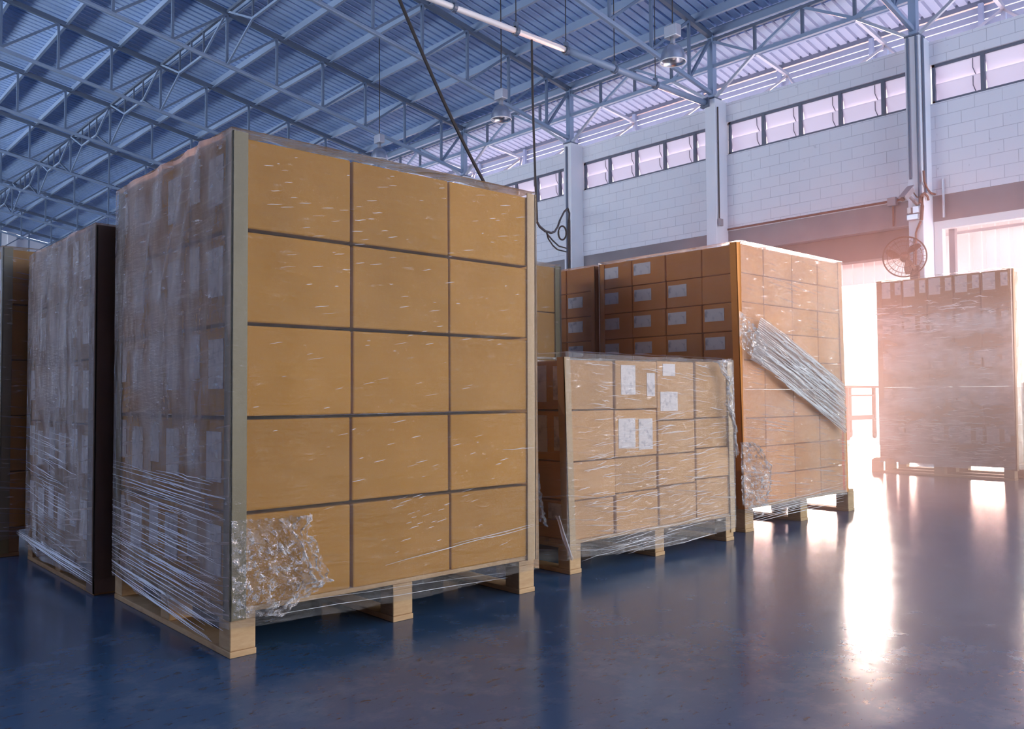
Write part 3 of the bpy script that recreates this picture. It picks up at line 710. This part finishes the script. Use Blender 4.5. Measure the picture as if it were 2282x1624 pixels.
# --- the tall foreground load
x0, y0 = 1.262, 2.83; dx, dy, dz = .4815, .40, .3335
pallet(1.260, 2.832, 1.452, 1.215, 'pale wooden block pallet under the tall foreground load', bw=.094)
LS = (('L', .092, .221, .055, .235), ('L', .302, .397, .03, .195))
FC = ['left column', 'middle column', 'right column']
SC_ = ['nearest', 'middle', 'farthest back']
for r in range(5):
    for i in range(3):
        carton(x0+dx*i, y0, .165+dz*r, dx, dy, dz, 'card', 'ochre carton, %s, %s, front of the tall foreground pallet' % (rowname(r, 5), FC[i]), 'cartons of the tall foreground pallet', LS if i == 0 else (), tgap=.012)
    for j in (1, 2):
        carton(x0, y0+dy*j, .165+dz*r, dx, dy, dz, 'card', 'labelled ochre carton, %s, %s, left side of tall foreground pallet' % (rowname(r, 5), SC_[j]), 'cartons of the tall foreground pallet', LS, tgap=.012)
x1, y1 = x0+3*dx, y0+3*dy
corner(x0-.006, y0-.006, 1, 1, .128, 1.838, 'post', 'grey-tan corner board on the near corner of the tall foreground pallet', .058)
corner(x1+.010, y0-.006, -1, 1, .146, 1.838, 'post2', 'pale tan corner board on the right edge of the tall foreground pallet', .05, lean=.012)
corner(x0-.006, y1+.006, 1, -1, .13, 1.836, 'post', 'corner board at the back left edge of the tall foreground pallet')
wr = wrap(x0-.007, y0-.008, x1+.012, y1+.008, .105, 1.842, 'clear stretch film wound around the tall foreground pallet', 'filmhaze', 'film', .012, .008, seed=1, folds=.9)
L = []
for k in range(64):
    z = .10+.52*(k/64)+random.uniform(-.01, .01); f = random.random()
    ya = y1 if f < .5 else random.uniform(y0+.4, y1); yb = y0+random.uniform(0, .25) if f < .7 else random.uniform(y0, ya-.3)
    L.append(((x0-.022, ya, z+.01), (x0-.022, yb, z-.055*(ya-yb)/1.2*(1.6-1.8*z))))
strands(wr, 'gathered_strands', L, .0019)
strands(wr, 'film_cord', [(onplane(1190, 1168, 1, 2.812), onplane(1010, 1212, 1, 2.812)), (onplane(1190, 1172, 1, 2.812), onplane(860, 1258, 1, 2.812)), (onplane(1190, 998, 1, 2.812), onplane(1120, 1002, 1, 2.812))], .0022)
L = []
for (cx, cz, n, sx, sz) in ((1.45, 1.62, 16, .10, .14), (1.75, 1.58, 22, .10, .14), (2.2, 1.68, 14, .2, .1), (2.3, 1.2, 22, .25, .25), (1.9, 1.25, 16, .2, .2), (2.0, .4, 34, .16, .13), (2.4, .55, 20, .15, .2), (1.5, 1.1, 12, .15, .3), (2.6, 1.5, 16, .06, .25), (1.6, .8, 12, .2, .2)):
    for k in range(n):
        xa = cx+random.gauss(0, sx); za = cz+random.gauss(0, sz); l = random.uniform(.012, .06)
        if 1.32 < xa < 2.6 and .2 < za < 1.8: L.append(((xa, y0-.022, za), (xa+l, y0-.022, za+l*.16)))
strands(wr, 'painted_film_glints', L, .0009, .0012, n=3)  # sparkles of light put in as short white strands
strands(wr, 'lower_strands', [(onplane(590, 1372-8*k, 1, 2.81), onplane(1130, 1287-4*k, 1, 2.81)) for k in (0, 3)], .0009)
F1 = lambda px, py: onplane(px, py, 1, 2.806)
tail(wr, [F1(*p) for p in ((512, 1160), (512, 1230), (513, 1300), (514, 1378))], [F1(*p) for p in ((688, 1146), (672, 1180), (702, 1225), (716, 1268), (724, 1290), (690, 1312), (645, 1345), (610, 1364))], (0, -1, 0), .035, 40, 60, 3)

# --- second load, behind it on the left
x0, y0 = 1.204, 4.16; dx, dy, dz = .47, .40, .307
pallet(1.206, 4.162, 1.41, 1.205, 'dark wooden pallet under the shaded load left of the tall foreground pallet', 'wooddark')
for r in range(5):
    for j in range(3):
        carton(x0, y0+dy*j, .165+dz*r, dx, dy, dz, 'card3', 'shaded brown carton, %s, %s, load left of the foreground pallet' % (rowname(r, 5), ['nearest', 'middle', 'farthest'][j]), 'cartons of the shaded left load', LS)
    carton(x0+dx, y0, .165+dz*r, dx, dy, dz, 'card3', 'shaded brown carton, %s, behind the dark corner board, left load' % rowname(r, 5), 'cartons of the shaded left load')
corner(x0-.006, y0-.008, 1, 1, .01, 1.70, 'postshade', 'corner board in a painted shade tone, load left of the tall foreground pallet', .10, .006)
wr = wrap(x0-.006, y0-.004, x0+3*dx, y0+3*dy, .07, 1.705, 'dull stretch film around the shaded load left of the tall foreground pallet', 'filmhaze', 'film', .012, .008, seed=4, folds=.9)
L = []
for k in range(56):
    z = .12+.62*(k/56); ya = y0+random.uniform(.5, 1.2); L.append(((x0-.022, ya, z), (x0-.022, ya-random.uniform(.2, .7), z-.03)))
strands(wr, 'gathered_strands', L, .0016)
A = onplane(32, 1186, 0, 1.18); B = onplane(205, 1304, 0, 1.18)
strands(wr, 'film_cord', [(A+Vector((0, 0, .004*k)), B+Vector((0, 0, .012*k))) for k in range(6)], .003)
# --- third load, far left
x0, y0 = 1.098, 5.52; dx, dy, dz = .48, .40, .320
pallet(1.10, 5.522, 1.44, 1.205, 'wooden pallet under the load at the far left edge', 'wooddark')
for r in range(5):
    for i in range(3):
        carton(x0+dx*i, y0, .165+dz*r, dx, dy, dz, 'card', 'carton of the far left edge load, %s, front %s' % (rowname(r, 5), FC[i]), 'cartons of the far left load', LS if i == 0 else ())
    for j in (1, 2): carton(x0, y0+dy*j, .165+dz*r, dx, dy, dz, 'card', 'carton of the far left edge load, %s, left side %s' % (rowname(r, 5), ['', 'middle', 'back'][j]), 'cartons of the far left load', LS)
corner(x0-.006, y0-.006, 1, 1, .02, 1.768, 'post', 'olive grey corner board of the load at the far left edge', .05)
wrap(x0-.006, y0-.006, x0+3*dx, y0+3*dy, .1, 1.772, 'sparkling stretch film around the load at the far left edge', 'filmmid', 'filmshine', .012, .006, seed=9)

# --- load behind the foreground pallet on the right
x0, y0 = 2.946, 4.30; dx, dy, dz = .4815, .40, .3335
pallet(2.95, 4.302, 1.44, 1.2, 'wooden pallet under the ochre load between the foreground pallet and the orange loads')
for r in range(5):
    carton(x0+2*dx, y0, .165+dz*r, dx, dy, dz, 'card', 'ochre carton, %s, in the gap right of the tall foreground pallet' % rowname(r, 5), 'cartons seen in the gap')
    carton(x0+1*dx, y0, .165+dz*r, dx, dy, dz, 'card', 'ochre carton, %s, half hidden behind the tall foreground pallet' % rowname(r, 5), 'cartons seen in the gap')
corner(x0+3*dx+.006, y0-.006, -1, 1, .15, 1.838, 'post', 'corner board on the ochre load seen in the gap', .05)
wrap(x0, y0-.006, x0+3*dx+.006, y0+1.2, .1, 1.845, 'stretch film on the ochre load seen in the gap', 'film', 'filmmid', .008, .006, seed=12)

# --- low pale load in the middle
x0, y0 = 3.095, 2.965
pallet(3.085, 2.962, 1.46, 1.2, 'pale wooden block pallet under the low load in the middle', bw=.082)
G5 = 'cartons of the low middle load'
spec = [  # column, x, width, [(z0, z1, stickers)...]
    (0, 3.10, .345, [(.165, .365, ()), (.365, .563, ()), (.563, .825, ()), (.825, 1.085, ())]),
    (1, 3.445, .365, [(.165, .375, ()), (.375, .565, ()), (.565, .822, (('F', .03, .17, .05, .21), ('F', .20, .32, .055, .225))), (.822, 1.09, (('F', .05, .17, .03, .19), ('F', .27, .34, .07, .20)))]),
    (2, 3.815, .355, [(.165, .385, ()), (.385, .563, ()), (.563, .755, ()), (.755, 1.095, (('F', .055, .17, .02, .09), ('F', .03, .19, .18, .29)))]),
    (3, 4.172, .345, [(.165, .40, ()), (.40, .58, ()), (.58, .76, ()), (.76, 1.10, ())]),
]
CW = ['first', 'second', 'third', 'fourth']
for c_, xx, wd, rows in spec:
    for r, (za, zb2, stk) in enumerate(rows):
        ls = (('L', .03, .12, .035, .21), ('L', .17, .25, .03, .22)) if c_ == 0 and r >= 2 else ((('L', .04, .16, .02, .10),) if c_ == 0 and r == 0 else ())
        carton(xx, y0, za, wd, .32, zb2-za, 'card4', 'pale carton, %s, %s column, low middle load' % (rowname(r, 4), CW[c_]), G5, tuple(stk)+ls, jit=.006)
        if c_ == 0: carton(xx, y0+.325, za, wd, .32, zb2-za, 'card4', 'pale carton, %s, left side behind the corner, low middle load' % rowname(r, 4), G5, ls)
# filler rows at the back carry the film
corner(3.078, 2.956, 1, 1, .10, 1.092, 'post2', 'tan corner board on the left corner of the low middle load', .048, lean=-.032)
corner(4.560, 2.956, -1, 1, .05, 1.10, 'post2', 'tan corner board on the right corner of the low middle load', .05, lean=-.015)
wr = wrap(3.06, 2.955, 4.555, 3.66, .075, 1.112, 'wrinkled stretch film around the low middle load', 'filmmid', 'filmmid', .012, .004, bulge=.004, seed=15)
L = []
for k in range(200):
    z = random.uniform(.16, 1.08); xa = random.uniform(3.12, 4.3); L.append(((xa, 2.935, z), (xa+random.uniform(.05, .2), 2.935, z+random.uniform(.0, .02)-(.02 if z > .8 else 0))))
for k in range(26):
    z = random.uniform(.05, .17); xa = random.uniform(3.12, 4.0); L.append(((xa, 2.935, z), (xa+random.uniform(.2, .5), 2.935, z+random.uniform(.0, .03))))
strands(wr, 'gathered_strands', L, .0011)
F5 = lambda px, py: onplane(px, py, 1, 2.935)
tail(wr, [F5(*p) for p in ((1628, 798), (1632, 880), (1634, 960), (1636, 1020))], [F5(*p) for p in ((1585, 805), (1612, 850), (1608, 900), (1626, 950), (1632, 1010))], (0, -1, 0), .03, 24, 50, 5, ropes=4)
F5b = lambda px, py: onplane(px, py, 0, 3.05)
strands(wr, 'film_cord', [(F5b(1238+2*k, 1150), F5b(1273+k, 1248)) for k in range(5)], .003)
tail(wr, [F5b(*p) for p in ((1200, 1060), (1203, 1110), (1205, 1160))], [F5b(*p) for p in ((1206, 1055), (1215, 1120), (1226, 1172))], (-1, 0, 0), .02, 14, 24, 8)

# --- tall orange load and the one behind it
def orange(x0, y0, name, front, ny):
    dx, dy, dz = .285 if front else .38, .305, .192
    g = 'cartons of the '+name
    for r in range(9):
        for j in range(ny):
            stk = [('L', .13, .285, .035, .12)] if (r < 8 or j > 1) else []
            if front and j == 0 and r >= 7: stk = []
            carton(x0, y0+dy*j, .165+dz*r, dx, dy, dz, 'card2', 'orange carton, %s, %s column, labelled side of the %s' % (rowname(r, 9), CW[j], name), g, stk, gap=.003)
        if front:
            for i in (1, 2, 3):
                carton(x0+(.285, .66, 1.025)[i-1], y0, .165+dz*r, (.375, .365, .345)[i-1], dy, dz, 'card2', 'orange carton, %s, %s column, film-covered front of %s' % (rowname(r, 9), CW[i], name), g, (), gap=.004)
x0, y0 = 4.83, 3.065
pallet(4.83, 3.06, 1.52, 1.22, 'wooden pallet under the tall orange load, its front open to the light', bw=.10)
orange(x0, y0, 'tall orange load', True, 4)
corner(x0-.006, y0-.006, 1, 1, .15, 1.893, 'card2', 'orange corner board on the near corner of the tall orange load', .05, lean=-.05)
corner(x0+1.43, y0-.006, -1, 1, .15, 1.90, 'card2', 'corner board on the right edge of the tall orange load', .05, lean=-.05)
corner(x0-.006, y0+1.226, 1, -1, .15, 1.893, 'card2', 'corner board at the far end of the long side of the tall orange load', .045)
wr = wrap(x0-.008, y0-.008, x0+1.385, y0+1.225, .13, 1.903, 'stretch film, front tinted for flare glow, around the tall orange load', 'film', 'filmfront', .012, .005, seed=21)
F6 = lambda px, py: onplane(px, py, 1, 3.04)
pleats(wr, [F6(*p) for p in ((1690, 706), (1740, 740), (1800, 790), (1876, 856))], [F6(*p) for p in ((1668, 800), (1724, 836), (1795, 895), (1880, 968))], (0, -1, 0), .028, 11, 'diagonal_film_fold', 'filmband', 22)
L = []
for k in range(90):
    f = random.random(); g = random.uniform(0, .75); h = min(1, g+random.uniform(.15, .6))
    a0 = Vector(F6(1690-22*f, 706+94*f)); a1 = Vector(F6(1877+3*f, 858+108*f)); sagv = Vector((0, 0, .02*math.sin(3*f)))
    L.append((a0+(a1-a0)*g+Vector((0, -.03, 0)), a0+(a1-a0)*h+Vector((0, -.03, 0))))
strands(wr, 'painted_band_glints', L, .0036, .008, 'strand', 8)  # bright glints along the fold put in as white strands
tail(wr, [F6(*p) for p in ((1643, 690), (1643, 730), (1644, 770))], [F6(*p) for p in ((1676, 730), (1700, 775), (1690, 815))], (0, -1, 0), .025, 20, 24, 12, 'crumpled_film', ropes=1)
tail(wr, [F6(*p) for p in ((1645, 985), (1647, 1040), (1648, 1090), (1650, 1125))], [F6(*p) for p in ((1668, 985), (1706, 1035), (1708, 1080), (1700, 1125), (1682, 1150))], (0, -1, 0), .04, 24, 40, 17, ropes=2)
L = [(F6(1660, 1136+4*k), F6(1880, 1082+4*k+random.uniform(-3, 3))) for k in range(9)]
strands(wr, 'lower_strands', L, .0016)
x0, y0 = 4.83, 4.345
pallet(4.83, 4.34, 1.52, 1.22, 'wooden pallet under the darker orange load behind the tall orange load')
orange(x0, y0, 'darker orange load', False, 2)
corner(x0-.006, y0-.006, 1, 1, .15, 1.888, 'card2', 'corner board on the near corner of the darker orange load', .045)
wrap(x0-.008, y0-.006, x0+1.5, y0+1.2, .12, 1.895, 'stretch film around the darker orange load', 'film', 'film', .008, .005, seed=24)

# --- backlit load by the door
x0, y0 = 9.56, 2.93; dx, dy, dz = .38, .27, .40
pallet(9.555, 2.925, .80, 1.47, 'pallet under the backlit load in front of the loading door', bw=.10)
LB = (('L', .015, .08, .03, .17), ('L', .13, .25, .02, .20))
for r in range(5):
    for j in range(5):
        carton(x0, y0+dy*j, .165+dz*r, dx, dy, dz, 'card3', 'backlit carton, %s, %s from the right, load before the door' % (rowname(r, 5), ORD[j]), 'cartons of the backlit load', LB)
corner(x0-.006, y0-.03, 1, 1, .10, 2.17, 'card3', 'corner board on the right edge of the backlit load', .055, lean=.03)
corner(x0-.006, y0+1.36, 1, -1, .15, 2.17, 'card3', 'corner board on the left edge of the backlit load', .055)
wr = wrap(x0-.008, y0-.012, x0+.74, y0+1.352, .12, 2.172, 'stretch film with painted white glare around the backlit load', 'filmback', 'filmfront', .02, .008, seed=31)
L = []
for k in range(260):
    z = random.choice((random.uniform(.15, .65), random.uniform(.2, 1.9), random.uniform(1.55, 1.9))); ya = random.uniform(2.98, 4.2); l = random.uniform(.03, .22)
    L.append(((x0-.035, ya, z), (x0-.035, ya+l, z+random.uniform(-.008, .012))))
strands(wr, 'gathered_strands', L, .0032, .008)
# --- wrapped load at the right edge
x0, y0 = 9.18, 1.52
pallet(x0, y0, 1.2, 1.2, 'pallet under the low load cut off by the right edge')
for r in range(3):
    for j in range(3): carton(x0, y0+.4*j, .165+.28*r, .4, .4, .28, 'card3', 'grey-brown carton, %s, %s, low load cut by the right edge' % (rowname(r, 3), ['front', 'middle', 'back'][j]), 'cartons of the load at the right edge')
wrap(x0-.005, y0, x0+1.2, y0+1.2, .12, 1.01, 'sparkling stretch film on the low load cut off by the right edge', 'filmshine', 'filmshine', .012, .006, seed=37)

# --- wheeled table outside the middle door
t = root('wheeled_table', (16.1, 7.9, 0), 'dark wheeled work table standing outside behind the middle door', 'table')
part('table_top', MB().box(15.42, 7.55, 1.0, 16.92, 8.2, 1.045), M['espresso'], t, bevel=.006)
for x in (15.60, 16.74):
    for y in (7.62, 8.12):
        l = part('leg', MB().box(x-.03, y-.03, .14, x+.03, y+.03, 1.0), M['espresso'], t)
        part('caster', MB().lathe([(.0, -.02), (.06, -.02), (.065, 0), (.06, .02), (0, .02)], (x, y, .065), 18, M=Matrix.Rotation(math.pi/2, 3, 'X')).box(x-.035, y-.035, .10, x+.035, y+.035, .15), M['dark'], l)
part('rail', MB().box(15.60, 7.6, .38, 16.74, 7.64, .47), M['espresso'], t); part('rail', MB().box(15.60, 8.1, .38, 16.74, 8.14, .47), M['espresso'], t)
part('rail', MB().box(15.60, 7.6, .84, 16.74, 7.63, .87), M['espresso'], t)

# ------------------------------------------------------------------ haze volume added to imitate flare glow at the loading doors
hm = bpy.data.materials.new('flare_glow_haze'); hm.use_nodes = True; t_ = NT(hm); t_.n.clear()
ho = t_.new('OutputMaterial'); hv = t_.new('VolumeScatter'); hv.inputs['Color'].default_value = (1.0, .62, .56, 1); hv.inputs['Density'].default_value = .035; hv.inputs['Anisotropy'].default_value = .25
tcx = t_.new('TexCoord'); dist = t_.new('VectorMath', operation='DISTANCE'); dist.inputs[1].default_value = (7.2, 3.05, .7); t_.ln(tcx.outputs['Object'], dist.inputs[0])
mrx = t_.new('MapRange'); mrx.inputs[1].default_value = 0; mrx.inputs[2].default_value = 3.0; mrx.inputs[3].default_value = 1; mrx.inputs[4].default_value = 0; t_.ln(dist.outputs['Value'], mrx.inputs[0])
spx = t_.new('SeparateXYZ'); t_.ln(tcx.outputs['Object'], spx.inputs[0])
lay = t_.math('MULTIPLY', t_.math('SUBTRACT', 3.3, spx.outputs[2]), .45, True)          # the added glow thins out with height
t_.ln(t_.math('MULTIPLY', t_.math('ADD', t_.math('MULTIPLY', t_.math('POWER', mrx.outputs[0], 2.0), .60), .012), lay), hv.inputs['Density'])
t_.ln(hv.outputs[0], ho.inputs['Volume'])
hz_ = link('haze', MB().box(2.9, -1.5, .02, 12.2, 9.4, 3.3).mesh('haze', hm)); hz_['kind'] = 'stuff'; hz_['label'] = 'added warm haze imitating flare glow before the open loading doors'; hz_['category'] = 'haze'
